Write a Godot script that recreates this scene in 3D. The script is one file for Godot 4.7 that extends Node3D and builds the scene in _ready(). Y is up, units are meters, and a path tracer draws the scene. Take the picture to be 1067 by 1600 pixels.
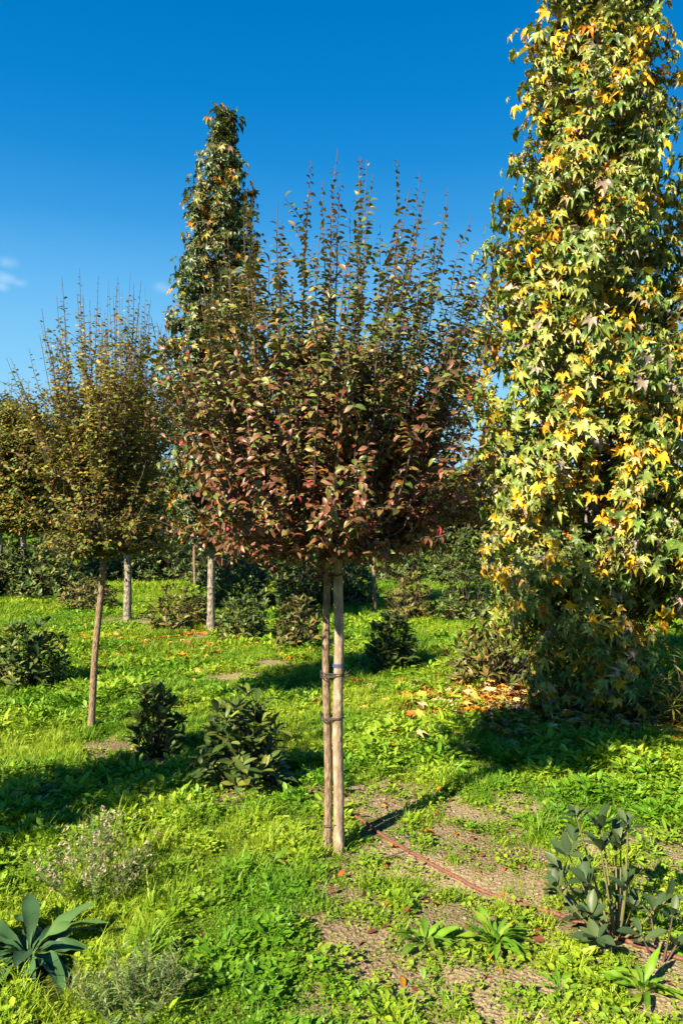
extends Node3D
# A tree nursery in low autumn sun. Camera at (0, 1.6, 0), looking along -Z; units are metres.

var rng := RandomNumberGenerator.new()
var noise := FastNoiseLite.new()
var noise_fine := FastNoiseLite.new()
var M := {}
var L := {}          # leaf meshes: kind -> [plain mesh, mesh per palette entry ...]
var eye := Vector3(0, 1.6, 0)
var used := {}

# ---------------------------------------------------------------- palettes (linear base colours)
var PAL := {
	"myrtle_low": [Color(.125, .046, .024), Color(.170, .070, .036), Color(.130, .105, .024), Color(.085, .120, .020), Color(.280, .036, .034), Color(.320, .130, .018), Color(.205, .105, .060), Color(.145, .100, .030), Color(.105, .110, .022)],
	"myrtle_top": [Color(.100, .130, .022), Color(.150, .150, .034), Color(.075, .120, .020), Color(.200, .160, .056), Color(.140, .095, .036), Color(.130, .160, .028)],
	"olive": [Color(.105, .155, .020), Color(.150, .155, .024), Color(.080, .130, .016), Color(.215, .110, .020), Color(.220, .195, .022), Color(.110, .125, .022)],
	"olive_top": [Color(.150, .180, .024), Color(.280, .225, .022), Color(.110, .150, .022), Color(.215, .145, .024)],
	"gum": [Color(.255, .285, .054), Color(.345, .365, .090), Color(.110, .190, .028), Color(.080, .140, .034), Color(.620, .370, .018), Color(.600, .210, .014), Color(.260, .215, .160), Color(.185, .245, .044), Color(.430, .340, .150)],
	"gum_dark": [Color(0.052, 0.096, 0.026), Color(0.075, 0.122, 0.038), Color(0.041, 0.075, 0.020), Color(0.131, 0.152, 0.058), Color(0.551, 0.246, 0.014), Color(0.160, 0.116, 0.087), Color(0.232, 0.217, 0.038)],
	"laurel": [Color(.044, .080, .018), Color(.058, .098, .022), Color(.078, .110, .022), Color(.034, .062, .016), Color(.120, .140, .024)],
	"laurel_brown": [Color(0.069, 0.086, 0.021), Color(0.098, 0.103, 0.025), Color(0.138, 0.109, 0.030), Color(0.052, 0.071, 0.018), Color(.130, .105, .030)],
	"laurel_blue": [Color(.032, .060, .026), Color(.042, .074, .032), Color(.028, .052, .022), Color(.054, .084, .032)],
	"bamboo": [Color(0.144, 0.180, 0.017), Color(0.102, 0.144, 0.017), Color(0.192, 0.198, 0.026)],
	"dock": [Color(0.112, 0.250, 0.018), Color(0.150, 0.300, 0.022), Color(0.094, 0.206, 0.018), Color(0.188, 0.288, 0.027)],
	"mullein": [Color(.040, .095, .036), Color(.050, .112, .042), Color(.036, .082, .032), Color(.065, .130, .036)],
	"fallen": [Color(0.462, 0.198, 0.013), Color(0.396, 0.121, 0.015), Color(0.528, 0.330, 0.066), Color(0.209, 0.083, 0.026), Color(0.550, 0.418, 0.198), Color(0.143, 0.044, 0.024)],
}

# ---------------------------------------------------------------- helpers
func rr(a: float, b: float) -> float: return rng.randf_range(a, b)
func rv() -> Vector3: return Vector3(rng.randfn(), rng.randfn(), rng.randfn())

func numbered(n: String) -> String:
	used[n] = used.get(n, -1) + 1
	return n if used[n] == 0 else "%s_%03d" % [n, used[n]]

func thing(called: String, label: String, category: String, at: Vector3, group := "") -> Node3D:
	var o := Node3D.new()
	o.name = numbered(called)
	o.position = at
	add_child(o)
	tag(o, label, category, group)
	return o

func tag(o: Node, label: String, category: String, group := "", kind := "") -> void:
	o.set_meta("label", label)
	o.set_meta("category", category)
	if group: o.set_meta("group", group)
	if kind: o.set_meta("kind", kind)

func copy(src: Node3D, at: Vector3, turn: float, size: Vector3, label: String, group := "") -> Node3D:
	var c: Node3D = src.duplicate()
	c.name = numbered(String(src.get_meta("stem")))
	add_child(c)
	c.position = at
	c.rotation.y = turn
	c.scale = size
	c.set_meta("label", label)
	if group: c.set_meta("group", group)
	return c

func part(called: String, mesh: Mesh, m: Material, parent: Node) -> MeshInstance3D:
	var o := MeshInstance3D.new()
	o.name = called
	o.mesh = mesh
	if m: o.material_override = m
	parent.add_child(o, true)
	return o

func group_node(called: String, parent: Node) -> Node3D:
	var o := Node3D.new()
	o.name = called
	parent.add_child(o, true)
	return o

func begin() -> SurfaceTool:
	var st := SurfaceTool.new()
	st.begin(Mesh.PRIMITIVE_TRIANGLES)
	return st

func finish(st: SurfaceTool) -> ArrayMesh:
	st.generate_normals()
	return st.commit()

func frame(dir: Vector3, up: Vector3) -> Basis:
	# z along dir, y as close to up as it can be
	var z := dir.normalized()
	var x := up.cross(z)
	if x.length_squared() < 1e-6: x = Vector3(1, 0, .1).cross(z)
	x = x.normalized()
	return Basis(x, z.cross(x), z)

var vcount := {}
func tube(st: SurfaceTool, pts: Array, rads: Array, sides: int, col := Color.WHITE, wobble := 0.0, cap := false) -> void:
	var base: int = vcount.get(st, 0)
	var up := Vector3(1, 0, .37)
	var n := pts.size()
	for i in n:
		var d: Vector3 = (pts[mini(i + 1, n - 1)] - pts[maxi(i - 1, 0)])
		var b := frame(d, up)
		up = b.y
		for k in sides:
			var a := TAU * k / sides
			var r: float = rads[i]
			if wobble > 0.0: r *= 1.0 + wobble * noise.get_noise_3d(cos(a) * 40.0 + pts[i].x * 50, pts[i].y * 160.0, sin(a) * 40.0 + pts[i].z * 50)
			st.set_color(col)
			st.add_vertex(pts[i] + (b.x * cos(a) + b.y * sin(a)) * r)
	for i in n - 1:
		for k in sides:
			var a := base + i * sides + k
			var c := base + i * sides + (k + 1) % sides
			st.add_index(a); st.add_index(a + sides); st.add_index(c)
			st.add_index(c); st.add_index(a + sides); st.add_index(c + sides)
	vcount[st] = base + n * sides
	if cap:
		st.set_color(col)
		st.add_vertex(pts[n - 1])
		for k in sides:
			st.add_index(base + (n - 1) * sides + k); st.add_index(base + n * sides); st.add_index(base + (n - 1) * sides + (k + 1) % sides)
		vcount[st] += 1

func quad_curve(a: Vector3, b: Vector3, c: Vector3, n: int) -> Array:
	var out := []
	for i in n + 1:
		var t := float(i) / n
		out.append(a.lerp(b, t).lerp(b.lerp(c, t), t))
	return out

func taper(n: int, r0: float, r1: float) -> Array:
	var out := []
	for i in n: out.append(lerpf(r0, r1, float(i) / maxf(n - 1, 1)))
	return out

# one leaf of oval outline, 1 long, along +Z, face up +Y
func oval_leaf(width: float, fold: float, droop: float, widest: float, stalk: float, segs: int, col := Color.WHITE, wave := 0.0) -> ArrayMesh:
	var st := begin()
	for i in segs + 1:
		var t := float(i) / segs
		var w := width * 0.5 * pow(sin(PI * pow(t, log(.5) / log(widest))), .8)
		if i == 0: w = width * .04
		if i == segs: w = width * .03
		var z := stalk + (1.0 - stalk) * t
		var y := -droop * z * z + .25 * droop * z
		var rib := Color(col.r * 1.25, col.g * 1.2, col.b * 1.15)
		var e := wave * sin(t * 11.0)
		st.set_color(col); st.add_vertex(Vector3(-w, y + fold * w + e * w, z))
		st.set_color(rib); st.add_vertex(Vector3(0, y, z))
		st.set_color(col); st.add_vertex(Vector3(w, y + fold * w - e * w, z))
	for i in segs:
		var a := i * 3
		for s in [0, 1]:
			st.add_index(a + s); st.add_index(a + s + 3); st.add_index(a + s + 1)
			st.add_index(a + s + 1); st.add_index(a + s + 3); st.add_index(a + s + 4)
	if stalk > 0.0:
		var b := (segs + 1) * 3
		for p in [Vector3(-.012, 0, 0), Vector3(.012, 0, 0), Vector3(0, -droop * stalk * stalk + .25 * droop * stalk, stalk + .04)]:
			st.set_color(Color(col.r * 1.3, col.g * 1.1, col.b)); st.add_vertex(p)
		st.add_index(b); st.add_index(b + 1); st.add_index(b + 2)
	return finish(st)

# one five-lobed star leaf with a curved stalk: 1 wide, blade hangs along +Z, face up +Y
func star_leaf(droop: float, fold: float, stalk: float, col := Color.WHITE, closed := 0.0) -> ArrayMesh:
	var st := begin()
	var rib := Color(col.r * 1.2, col.g * 1.2, col.b * 1.2)
	var c0 := Vector3(0, 0, stalk)
	var lobes := [[-108.0, .46], [-54.0, .62], [0.0, .70], [54.0, .62], [108.0, .46]]
	var n := 0
	var put := func(ang: float, r: float, lift: float, c: Color) -> void:
		var a := deg_to_rad(ang * (1.0 - .25 * closed))
		var p := Vector3(sin(a) * r, 0, cos(a) * r)
		p.y = -droop * r * r + lift + closed * absf(p.x) * .9
		st.set_color(c); st.add_vertex(c0 + p)
	for k in 5:
		var ang: float = lobes[k][0]
		var r: float = lobes[k][1]
		var na := 27.0
		# rib base, notch, shoulder, tip, shoulder, notch
		put.call(0.0, 0.0, 0.0, rib)
		put.call(ang - na, .29, fold * .10, col)
		put.call(ang - 17.5, r * .60, fold * .14, col)
		put.call(ang, r * .55, 0.0, rib)
		put.call(ang, r, -fold * .02, col)
		put.call(ang + 17.5, r * .60, fold * .14, col)
		put.call(ang + na, .29, fold * .10, col)
		for tri in [[0, 1, 3], [1, 2, 3], [2, 4, 3], [3, 4, 5], [3, 5, 6], [0, 3, 6]]:
			for q in tri: st.add_index(n + q)
		n += 7
	if stalk > 0.0:
		var cs := Color(col.r * .9 + .04, col.g * .8 + .03, col.b)
		for i in 4:
			var t := i / 3.0
			for s in [-1.0, 1.0]:
				st.set_color(cs); st.add_vertex(Vector3(s * .011, .22 * sin(PI * t) * stalk, stalk * t))
		for i in 3:
			var a := n + i * 2
			st.add_index(a); st.add_index(a + 2); st.add_index(a + 1)
			st.add_index(a + 1); st.add_index(a + 2); st.add_index(a + 3)
	return finish(st)

func leaf_set(kind: String, palettes: Array, make: Callable) -> void:
	var d := {"plain": make.call(Color.WHITE)}
	for p in palettes:
		var a := []
		for c in PAL[p]: a.append(make.call(c))
		d[p] = a
	L[kind] = d

# items: [Transform3D (local to the owner), palette name, index]; the ones that show largest become parts of their own
func leafage(owner: Node3D, crown: Node3D, kind: String, m: Material, items: Array, most: int, bulk := "foliage", jitter := .22) -> void:
	var origin := owner.position
	var order := range(items.size())
	var near := {}
	if most > 0:
		var key := []
		for i in items.size():
			var t: Transform3D = items[i][0]
			var p := origin + t.origin
			var to := (eye - p)
			var size: float = t.basis.z.length()
			var facing := absf(t.basis.y.normalized().dot(to.normalized()))
			key.append(to.length() / (size * (.35 + facing)))
		order.sort_custom(func(a, b): return key[a] < key[b])
		for i in mini(most, items.size()): near[order[i]] = true
	var rest := []
	for i in items.size():
		if near.has(i):
			var o := MeshInstance3D.new()
			o.name = "leaf"
			o.mesh = L[kind][items[i][1]][items[i][2]]
			o.material_override = m
			o.transform = items[i][0]
			crown.add_child(o, true)
		else:
			rest.append(items[i])
	if rest.is_empty(): return
	var mm := MultiMesh.new()
	mm.transform_format = MultiMesh.TRANSFORM_3D
	mm.use_colors = true
	mm.mesh = L[kind]["plain"]
	mm.instance_count = rest.size()
	for i in rest.size():
		var c: Color = PAL[rest[i][1]][rest[i][2]]
		var j := 1.0 + jitter * rng.randfn()
		j = clampf(j, .5, 1.6)
		mm.set_instance_transform(i, rest[i][0])
		mm.set_instance_color(i, Color(c.r * j * rr(.88, 1.12), c.g * j, c.b * j * rr(.9, 1.1)))
	var f := MultiMeshInstance3D.new()
	f.name = bulk
	f.multimesh = mm
	f.material_override = m
	f.set_meta("kind", "stuff")
	crown.add_child(f, true)

func tone(pal: String) -> int:
	if pal == "myrtle_low": return pick([5, 6, 3.5, 2.5, 1.1, 1.0, 5, 4, 3])
	return rng.randi() % PAL[pal].size()

func pick(weights: Array) -> int:
	var s := 0.0
	for w in weights: s += w
	var r := rng.randf() * s
	for i in weights.size():
		r -= weights[i]
		if r <= 0.0: return i
	return weights.size() - 1

# ---------------------------------------------------------------- ground shape
func bump(x: float, z: float, cx: float, cz: float, r: float) -> float:
	var d := Vector2(x - cx, z - cz).length() / r
	return 0.0 if d >= 1.0 else pow(cos(d * PI * .5), 2.0)

func lay(x: float, z: float) -> float:
	var h := .045 * noise.get_noise_2d(x * 22.0, z * 22.0) + .018 * noise.get_noise_2d(x * 90.0 + 70.0, z * 90.0)
	h += .07 * bump(x, z, .42, -5.3, .65) + .05 * bump(x, z, 1.5, -4.9, .9) - .012 * bump(x, z, -.04, -3.74, .3)
	h -= .05 * bump(x, z, -.36, -3.3, .2)
	if z < -14.0: h += .25 * noise.get_noise_2d(x * 2.0, z * 2.0) * clampf((-z - 14.0) / 10.0, 0.0, 1.0)
	return h

var bare := [[.23, -4.24, .42], [.45, -3.12, .36], [.16, -3.58, .34], [1.12, -2.55, .5], [.6, -4.2, .32], [.92, -3.65, .30], [-1.1, -7.7, .4], [-.7, -8.2, .35],
	[-1.55, -5.45, .4], [1.2, -7.5, .55], [-.55, -4.45, .42], [2.1, -6.3, .9], [2.9, -6.0, .8], [.75, -2.75, .4], [-1.2, -5.1, .3], [.3, -8.3, .35], [-7.0, -14.5, 1.6], [-3.2, -11.4, .9], [.05, -2.95, .25], [-1.7, -10.2, .6], [1.5, -6.75, .6]]

func soil(x: float, z: float) -> float:
	var s := 0.0
	for b in bare:
		s = maxf(s, 1.25 * bump(x, z, b[0], b[1], b[2] * 1.12))
	var n := noise.get_noise_2d(x * 60.0 + 300.0, z * 60.0) * .55 + noise_fine.get_noise_2d(x * 100.0, z * 100.0) * .35
	if z > -4.9 and x > -.35 and z > -4.9 + .9 * clampf(x - .5, 0, 1): s = maxf(s, .70 * clampf((x + .35) * 3.0, 0, 1) * clampf((z + 4.9) * 2.0, 0, 1))
	n += noise_fine.get_noise_2d(x * 420.0, z * 420.0) * .45
	return clampf(s * .82 + n * (.45 + .6 * s) + .06, 0.0, 1.0)

var hose_line := [Vector2(-.75, -4.85), Vector2(-.2, -4.48), Vector2(.02, -4.15), Vector2(.21, -3.86), Vector2(.40, -3.58), Vector2(.59, -3.37), Vector2(.78, -3.23), Vector2(.92, -3.08), Vector2(1.04, -2.94), Vector2(1.22, -2.80), Vector2(1.8, -2.4)]
func off_hose(x: float, z: float) -> float:
	var p := Vector2(x, z)
	var best := 9.0
	for i in hose_line.size() - 1:
		best = minf(best, p.distance_to(Geometry2D.get_closest_point_to_segment(p, hose_line[i], hose_line[i + 1])))
	return best + .03 * noise.get_noise_2d(x * 150.0, z * 150.0)

# where a big rosette or shrub has crowded out the small weeds
var crowd := [[.31, -2.92, .085], [.57, -2.93, .11], [.73, -2.64, .07], [1.0, -2.62, .10], [-1.12, -2.84, .19], [1.02, -2.97, .12], [1.13, -2.80, .07], [-.98, -2.68, .12]]
func crowded(x: float, z: float) -> bool:
	for c in crowd:
		if Vector2(x - c[0], z - c[1]).length() < c[2] * (1.0 + .5 * noise_fine.get_noise_2d(x * 200.0, z * 200.0)): return true
	return false

func on_ground(x: float, z: float, up := 0.0) -> Vector3: return Vector3(x, lay(x, z) + up, z)

# ---------------------------------------------------------------- materials
func texture(freq: float, ramp: Array, octaves := 5, kind := FastNoiseLite.TYPE_SIMPLEX_SMOOTH, size := 512, sd := 1) -> NoiseTexture2D:
	var n := FastNoiseLite.new()
	n.noise_type = kind
	n.frequency = freq
	n.fractal_octaves = octaves
	n.seed = sd
	var t := NoiseTexture2D.new()
	t.noise = n
	t.width = size
	t.height = size
	t.seamless = true
	if ramp.size():
		var g := Gradient.new()
		g.offsets = PackedFloat32Array()
		g.colors = PackedColorArray()
		var offs := PackedFloat32Array()
		var cols := PackedColorArray()
		for r in ramp:
			offs.append(r[0]); cols.append((r[1] as Color).linear_to_srgb())
		g.offsets = offs
		g.colors = cols
		t.color_ramp = g
	return t

func leaf_material(rough: float, spec: float, glow: Color) -> StandardMaterial3D:
	var m := StandardMaterial3D.new()
	m.vertex_color_use_as_albedo = true
	m.roughness = rough
	m.metallic_specular = spec
	m.cull_mode = BaseMaterial3D.CULL_DISABLED
	if glow != Color.BLACK:
		m.backlight_enabled = true
		m.backlight = glow
	return m

func bark_material(ramp: Array, scale: Vector3, relief: float, freq := .02) -> StandardMaterial3D:
	var m := StandardMaterial3D.new()
	m.albedo_texture = texture(freq, ramp, 5, FastNoiseLite.TYPE_SIMPLEX_SMOOTH, 512, 7)
	m.uv1_triplanar = true
	m.uv1_scale = scale
	m.roughness = .9
	m.metallic_specular = .25
	m.heightmap_enabled = true
	m.heightmap_texture = texture(.03, [], 5, FastNoiseLite.TYPE_SIMPLEX_SMOOTH, 512, 11)
	m.heightmap_scale = relief
	return m

func make_materials() -> void:
	M.myrtle = leaf_material(.38, .44, Color(.6, .5, .32))
	M.olive = leaf_material(.5, .4, Color(.75, .65, .35))
	M.gum = leaf_material(.36, .48, Color(.72, .68, .36))
	M.laurel = leaf_material(.42, .33, Color(.30, .32, .14))
	M.herb = leaf_material(.48, .42, Color(.80, .85, .45))
	M.grass = leaf_material(.5, .4, Color(.85, .85, .45))
	M.litter = leaf_material(.7, .3, Color(.4, .35, .2))
	M.twig = StandardMaterial3D.new()
	M.twig.albedo_color = Color(.085, .055, .038).linear_to_srgb()
	M.twig.roughness = .85
	M.twig_green = StandardMaterial3D.new()
	M.twig_green.albedo_color = Color(.15, .14, .05).linear_to_srgb()
	M.twig_green.roughness = .75
	M.bark = bark_material([[.25, Color(.10, .068, .042)], [.5, Color(.20, .145, .095)], [.75, Color(.30, .225, .15)]], Vector3(9, 1.6, 9), .5)
	M.stake = bark_material([[.15, Color(.17, .125, .085)], [.45, Color(.25, .19, .13)], [.68, Color(.28, .215, .15)], [.72, Color(.42, .33, .23)], [.9, Color(.46, .37, .27)]], Vector3(4, 1.5, 4), .35, .010)
	M.pale_bark = bark_material([[.2, Color(.07, .06, .048)], [.42, Color(.15, .13, .10)], [.6, Color(.25, .225, .18)], [.78, Color(.33, .31, .26)], [.9, Color(.20, .20, .13)]], Vector3(2.2, 1.1, 2.2), .5, .022)
	M.tie = StandardMaterial3D.new()
	M.tie.albedo_color = Color(.03, .024, .022).linear_to_srgb()
	M.tie.roughness = .6
	M.blue_tape = StandardMaterial3D.new()
	M.blue_tape.albedo_color = Color(.055, .06, .13).linear_to_srgb()
	M.blue_tape.roughness = .5
	M.hose = bark_material([[.3, Color(.11, .048, .032)], [.55, Color(.165, .068, .046)], [.8, Color(.22, .12, .08)]], Vector3(8, 8, 8), .05, .02)
	M.hose.roughness = .55
	M.dry = StandardMaterial3D.new()
	M.dry.vertex_color_use_as_albedo = true
	M.dry.roughness = .95
	M.dry.metallic_specular = .2
	# ground: grains and crumbs of sandy soil, tinted per vertex by what grows there
	var g := StandardMaterial3D.new()
	g.vertex_color_use_as_albedo = true
	g.albedo_texture = texture(.045, [[.2, Color(.42, .40, .38)], [.45, Color(.72, .70, .68)], [.62, Color(.92, .90, .88)], [.8, Color(1, 1, 1)]], 6, FastNoiseLite.TYPE_SIMPLEX_SMOOTH, 1024, 3)
	g.uv1_triplanar = true
	g.uv1_world_triplanar = true
	g.uv1_scale = Vector3(1.3, 1.3, 1.3)
	g.roughness = .97
	g.metallic_specular = .15
	g.heightmap_enabled = true
	g.heightmap_texture = texture(.03, [], 7, FastNoiseLite.TYPE_SIMPLEX_SMOOTH, 1024, 5)
	g.heightmap_scale = .9
	M.ground = g

# ---------------------------------------------------------------- camera, sky, sun
func set_view() -> void:
	var cam := Camera3D.new()
	cam.name = "camera"
	cam.position = eye
	cam.fov = 66.0
	cam.near = .05
	cam.far = 600.0
	add_child(cam)
	cam.current = true
	var env := Environment.new()
	env.background_mode = Environment.BG_SKY
	env.tonemap_mode = Environment.TONE_MAPPER_LINEAR
	env.tonemap_exposure = 3.1
	env.sdfgi_enabled = true
	env.ssao_enabled = true
	env.ssil_enabled = true
	var sky := Sky.new()
	var pano := PanoramaSkyMaterial.new()
	pano.panorama = ImageTexture.create_from_image(sky_image())
	sky.sky_material = pano
	env.sky = sky
	var we := WorldEnvironment.new()
	we.name = "environment"
	we.environment = env
	add_child(we)
	var sun := DirectionalLight3D.new()
	sun.name = "sun"
	sun.light_energy = 1.6
	sun.light_color = Color(1.0, .93, .82)
	sun.light_angular_distance = .5
	sun.shadow_enabled = true
	var az := deg_to_rad(41.0)
	var el := deg_to_rad(35.0)
	var towards := Vector3(sin(az) * cos(el), -sin(el), -cos(az) * cos(el))
	sun.basis = Basis.looking_at(towards, Vector3.UP)
	add_child(sun)

func sky_image() -> Image:
	var w := 2048
	var h := 1024
	var im := Image.create(w, h, false, Image.FORMAT_RGBF)
	# clear polarised autumn blue: elevation in degrees -> linear colour
	var stops := [[-90.0, Color(.10, .12, .06)], [-4.0, Color(.16, .20, .14)], [0.0, Color(.26, .40, .48)], [5.0, Color(.195, .365, .485)], [10.0, Color(.125, .315, .480)], [16.0, Color(.062, .236, .440)], [20.0, Color(.022, .170, .385)], [24.0, Color(.006, .132, .345)], [28.0, Color(.001, .112, .310)], [33.0, Color(0, .094, .275)], [50.0, Color(0, .072, .23)], [90.0, Color(0, .055, .19)]]
	for y in h:
		var e := 90.0 - 180.0 * (y + .5) / h
		var c: Color = stops[0][1]
		for i in stops.size() - 1:
			if e >= stops[i][0] and e <= stops[i + 1][0]:
				c = (stops[i][1] as Color).lerp(stops[i + 1][1], (e - stops[i][0]) / (stops[i + 1][0] - stops[i][0]))
		c = c * .655
		im.fill_rect(Rect2i(0, y, w, 1), c)
	# small low wisps of cloud, scattered round the horizon
	var spots := [[-23.0, 16.35, .8, .40, .45], [-23.4, 15.35, 1.1, .40, .70], [-22.3, 15.15, .7, .25, .40], [-23.5, 14.75, .7, .35, .60], [-12.8, 15.6, .8, .45, .45]]
	var r2 := RandomNumberGenerator.new()
	r2.seed = 5
	for i in 26:
		spots.append([r2.randf_range(40.0, 320.0), r2.randf_range(9.0, 24.0), r2.randf_range(1.5, 5.0), r2.randf_range(.6, 1.8), r2.randf_range(.3, .8)])
	for s in spots:
		var u0: float = s[0] / 360.0 * w
		var v0: float = (90.0 - s[1]) / 180.0 * h
		var ru: float = s[2] / 360.0 * w
		var rvv: float = s[3] / 180.0 * h
		for yy in range(int(v0 - rvv) - 1, int(v0 + rvv) + 2):
			for xx in range(int(u0 - ru) - 1, int(u0 + ru) + 2):
				var q := Vector2((xx - u0) / ru, (yy - v0) / rvv)
				var f := clampf(1.0 - q.length(), 0, 1)
				f = f * clampf(.75 + .9 * noise.get_noise_2d(xx * 9.0, yy * 14.0), 0, 1) * s[4]
				if f <= 0.0: continue
				var xw := posmod(xx, w)
				im.set_pixel(xw, yy, im.get_pixel(xw, yy).lerp(Color(.29, .34, .38), f * .7))
	return im

# ---------------------------------------------------------------- ground and what covers it
func steps(from: float, to: float, dense_a: float, dense_b: float, fine: float, grow: float) -> Array:
	var out := []
	var x := dense_a
	while x <= dense_b:
		out.append(x); x += fine
	var s := fine
	x = dense_b
	while x < to:
		s *= grow; x += s; out.append(x)
	s = fine
	x = dense_a
	while x > from:
		s *= grow; x -= s; out.push_front(x)
	return out

func build_ground() -> void:
	var xs := steps(-160.0, 160.0, -2.6, 2.8, .045, 1.09)
	var zs := steps(-260.0, 30.0, -8.0, -2.0, .045, 1.09)
	var st := begin()
	for z in zs:
		for x in xs:
			var s := soil(x, z)
			var thatch := Color(.085, .130, .018)
			var n := noise.get_noise_2d(x * 35.0, z * 35.0)
			thatch = thatch.lerp(Color(.11, .085, .03), clampf(n * .8, 0, .6))
			var dirt := Color(.34, .280, .170).lerp(Color(.205, .163, .098), clampf(.5 + noise.get_noise_2d(x * 45.0 - 90.0, z * 45.0) * 1.2, 0, 1))
			st.set_color(thatch.lerp(dirt, smoothstep(.35, .62, s)))
			st.add_vertex(Vector3(x, lay(x, z), z))
	var w := xs.size()
	for j in zs.size() - 1:
		for i in w - 1:
			var a := j * w + i
			st.add_index(a); st.add_index(a + w); st.add_index(a + 1)
			st.add_index(a + 1); st.add_index(a + w); st.add_index(a + w + 1)
	var o := part("ground", finish(st), M.ground, self)
	tag(o, "uneven nursery ground of sandy soil under grass and weeds", "ground", "", "structure")

func grass_tuft(n: int, tall: float, wide: float, lean: float, blade: float, sd: int) -> ArrayMesh:
	var r := RandomNumberGenerator.new()
	r.seed = sd
	var st := begin()
	var v := 0
	for i in n:
		var a := r.randf() * TAU
		var base := Vector3(cos(r.randf() * TAU), 0, sin(r.randf() * TAU)) * wide * r.randf()
		var d := Vector3(cos(a), 0, sin(a))
		var side := Vector3(-d.z, 0, d.x).rotated(Vector3.UP, r.randf_range(-.8, .8))
		var h := tall * r.randf_range(.45, 1.0)
		var ln := lean * r.randf_range(.3, 1.3)
		var w := blade * r.randf_range(.7, 1.2)
		var k := r.randf_range(.75, 1.25)
		var c := Color(k * r.randf_range(.85, 1.2), k, k * .9)
		if r.randf() < .09: c = Color(2.0, 1.2, 3.0)
		for s in 4:
			var t := s / 3.0
			var p := base + d * h * ln * t * t + Vector3.UP * h * (t - .22 * ln * t * t)
			var ww := w * (1.0 - .92 * t * t)
			st.set_color(c); st.add_vertex(p - side * ww)
			st.set_color(c); st.add_vertex(p + side * ww)
		for s in 3:
			var q := v + s * 2
			st.add_index(q); st.add_index(q + 2); st.add_index(q + 1)
			st.add_index(q + 1); st.add_index(q + 2); st.add_index(q + 3)
		v += 8
	return finish(st)

func herb_clump(n: int, leaf: float, spread: float, tall: float, round_: float, sd: int) -> ArrayMesh:
	# a low weed: oval leaves on short stalks, each cupped along its midrib
	var r := RandomNumberGenerator.new()
	r.seed = sd
	var st := begin()
	var v := 0
	for i in n:
		var a := r.randf() * TAU
		var rad := sqrt(r.randf())
		var d := Vector3(cos(a), 0, sin(a))
		var pos := d * spread * rad + Vector3.UP * tall * r.randf_range(.35, 1.0) * (1.15 - .6 * rad)
		var dir := (d.rotated(Vector3.UP, r.randf_range(-1.2, 1.2)) + Vector3.UP * r.randf_range(-.15, .9)).normalized()
		var b := frame(dir, Vector3.UP + Vector3(r.randfn() * .4, 0, r.randfn() * .4))
		var len := leaf * r.randf_range(.55, 1.25)
		var wid := len * round_ * r.randf_range(.8, 1.1)
		var k := r.randf_range(.75, 1.25)
		var c := Color(k * r.randf_range(.85, 1.2), k, k)
		var pts := [Vector3.ZERO, Vector3(-.36, .10, .28), Vector3(0, 0, .3), Vector3(.36, .10, .28), Vector3(-.45, .12, .62), Vector3(0, -.02, .64), Vector3(.45, .12, .62), Vector3(0, -.08, 1.0)]
		for p in pts:
			st.set_color(c); st.add_vertex(pos + b * Vector3(p.x * wid, p.y * wid, p.z * len))
		for t in [[0, 1, 2], [0, 2, 3], [1, 4, 2], [2, 4, 5], [2, 5, 3], [3, 5, 6], [4, 7, 5], [5, 7, 6]]:
			for q in t: st.add_index(v + q)
		v += 8
		# stalk
		var foot := pos * Vector3(.35, 0, .35)
		for p in [foot + b.x * .0009, foot - b.x * .0009, pos]:
			st.set_color(Color(c.r * 1.1, c.g * .8, c.b)); st.add_vertex(p)
		st.add_index(v); st.add_index(v + 1); st.add_index(v + 2)
		v += 3
	return finish(st)

func scatter(called: String, label: String, category: String, mesh: Mesh, m: Material, tr: Array, cols: Array) -> void:
	var mm := MultiMesh.new()
	mm.transform_format = MultiMesh.TRANSFORM_3D
	mm.use_colors = true
	mm.mesh = mesh
	mm.instance_count = tr.size()
	for i in tr.size():
		mm.set_instance_transform(i, tr[i])
		mm.set_instance_color(i, cols[i])
	var o := MultiMeshInstance3D.new()
	o.name = numbered(called)
	o.multimesh = mm
	o.material_override = m
	add_child(o)
	tag(o, label, category, "", "stuff")

func spot(yaw: float, tilt: float, size: Vector3, at: Vector3) -> Transform3D:
	var b := Basis(Vector3(rng.randfn(), 0, rng.randfn()).normalized(), tilt) * Basis(Vector3.UP, yaw)
	return Transform3D(b * Basis.from_scale(size), at)

func lushness(x: float, z: float) -> float:
	# where broad-leaved weeds crowd out the grass
	var n := .5 + .9 * noise.get_noise_2d(x * 30.0 - 500.0, z * 30.0 + 40.0)
	n = maxf(n, 1.3 * bump(x, z, .45, -5.3, .95))
	n = maxf(n, 1.4 * bump(x, z, 1.7, -4.8, 1.4))
	n = maxf(n, 1.0 * bump(x, z, -.7, -6.9, 1.0))
	n = maxf(n, 1.0 * bump(x, z, 2.0, -9.0, 2.0))
	if x < -.1 and z > -4.6: n = clampf(n * 1.15, .42, .85)
	return clampf(n, 0, 1)

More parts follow.
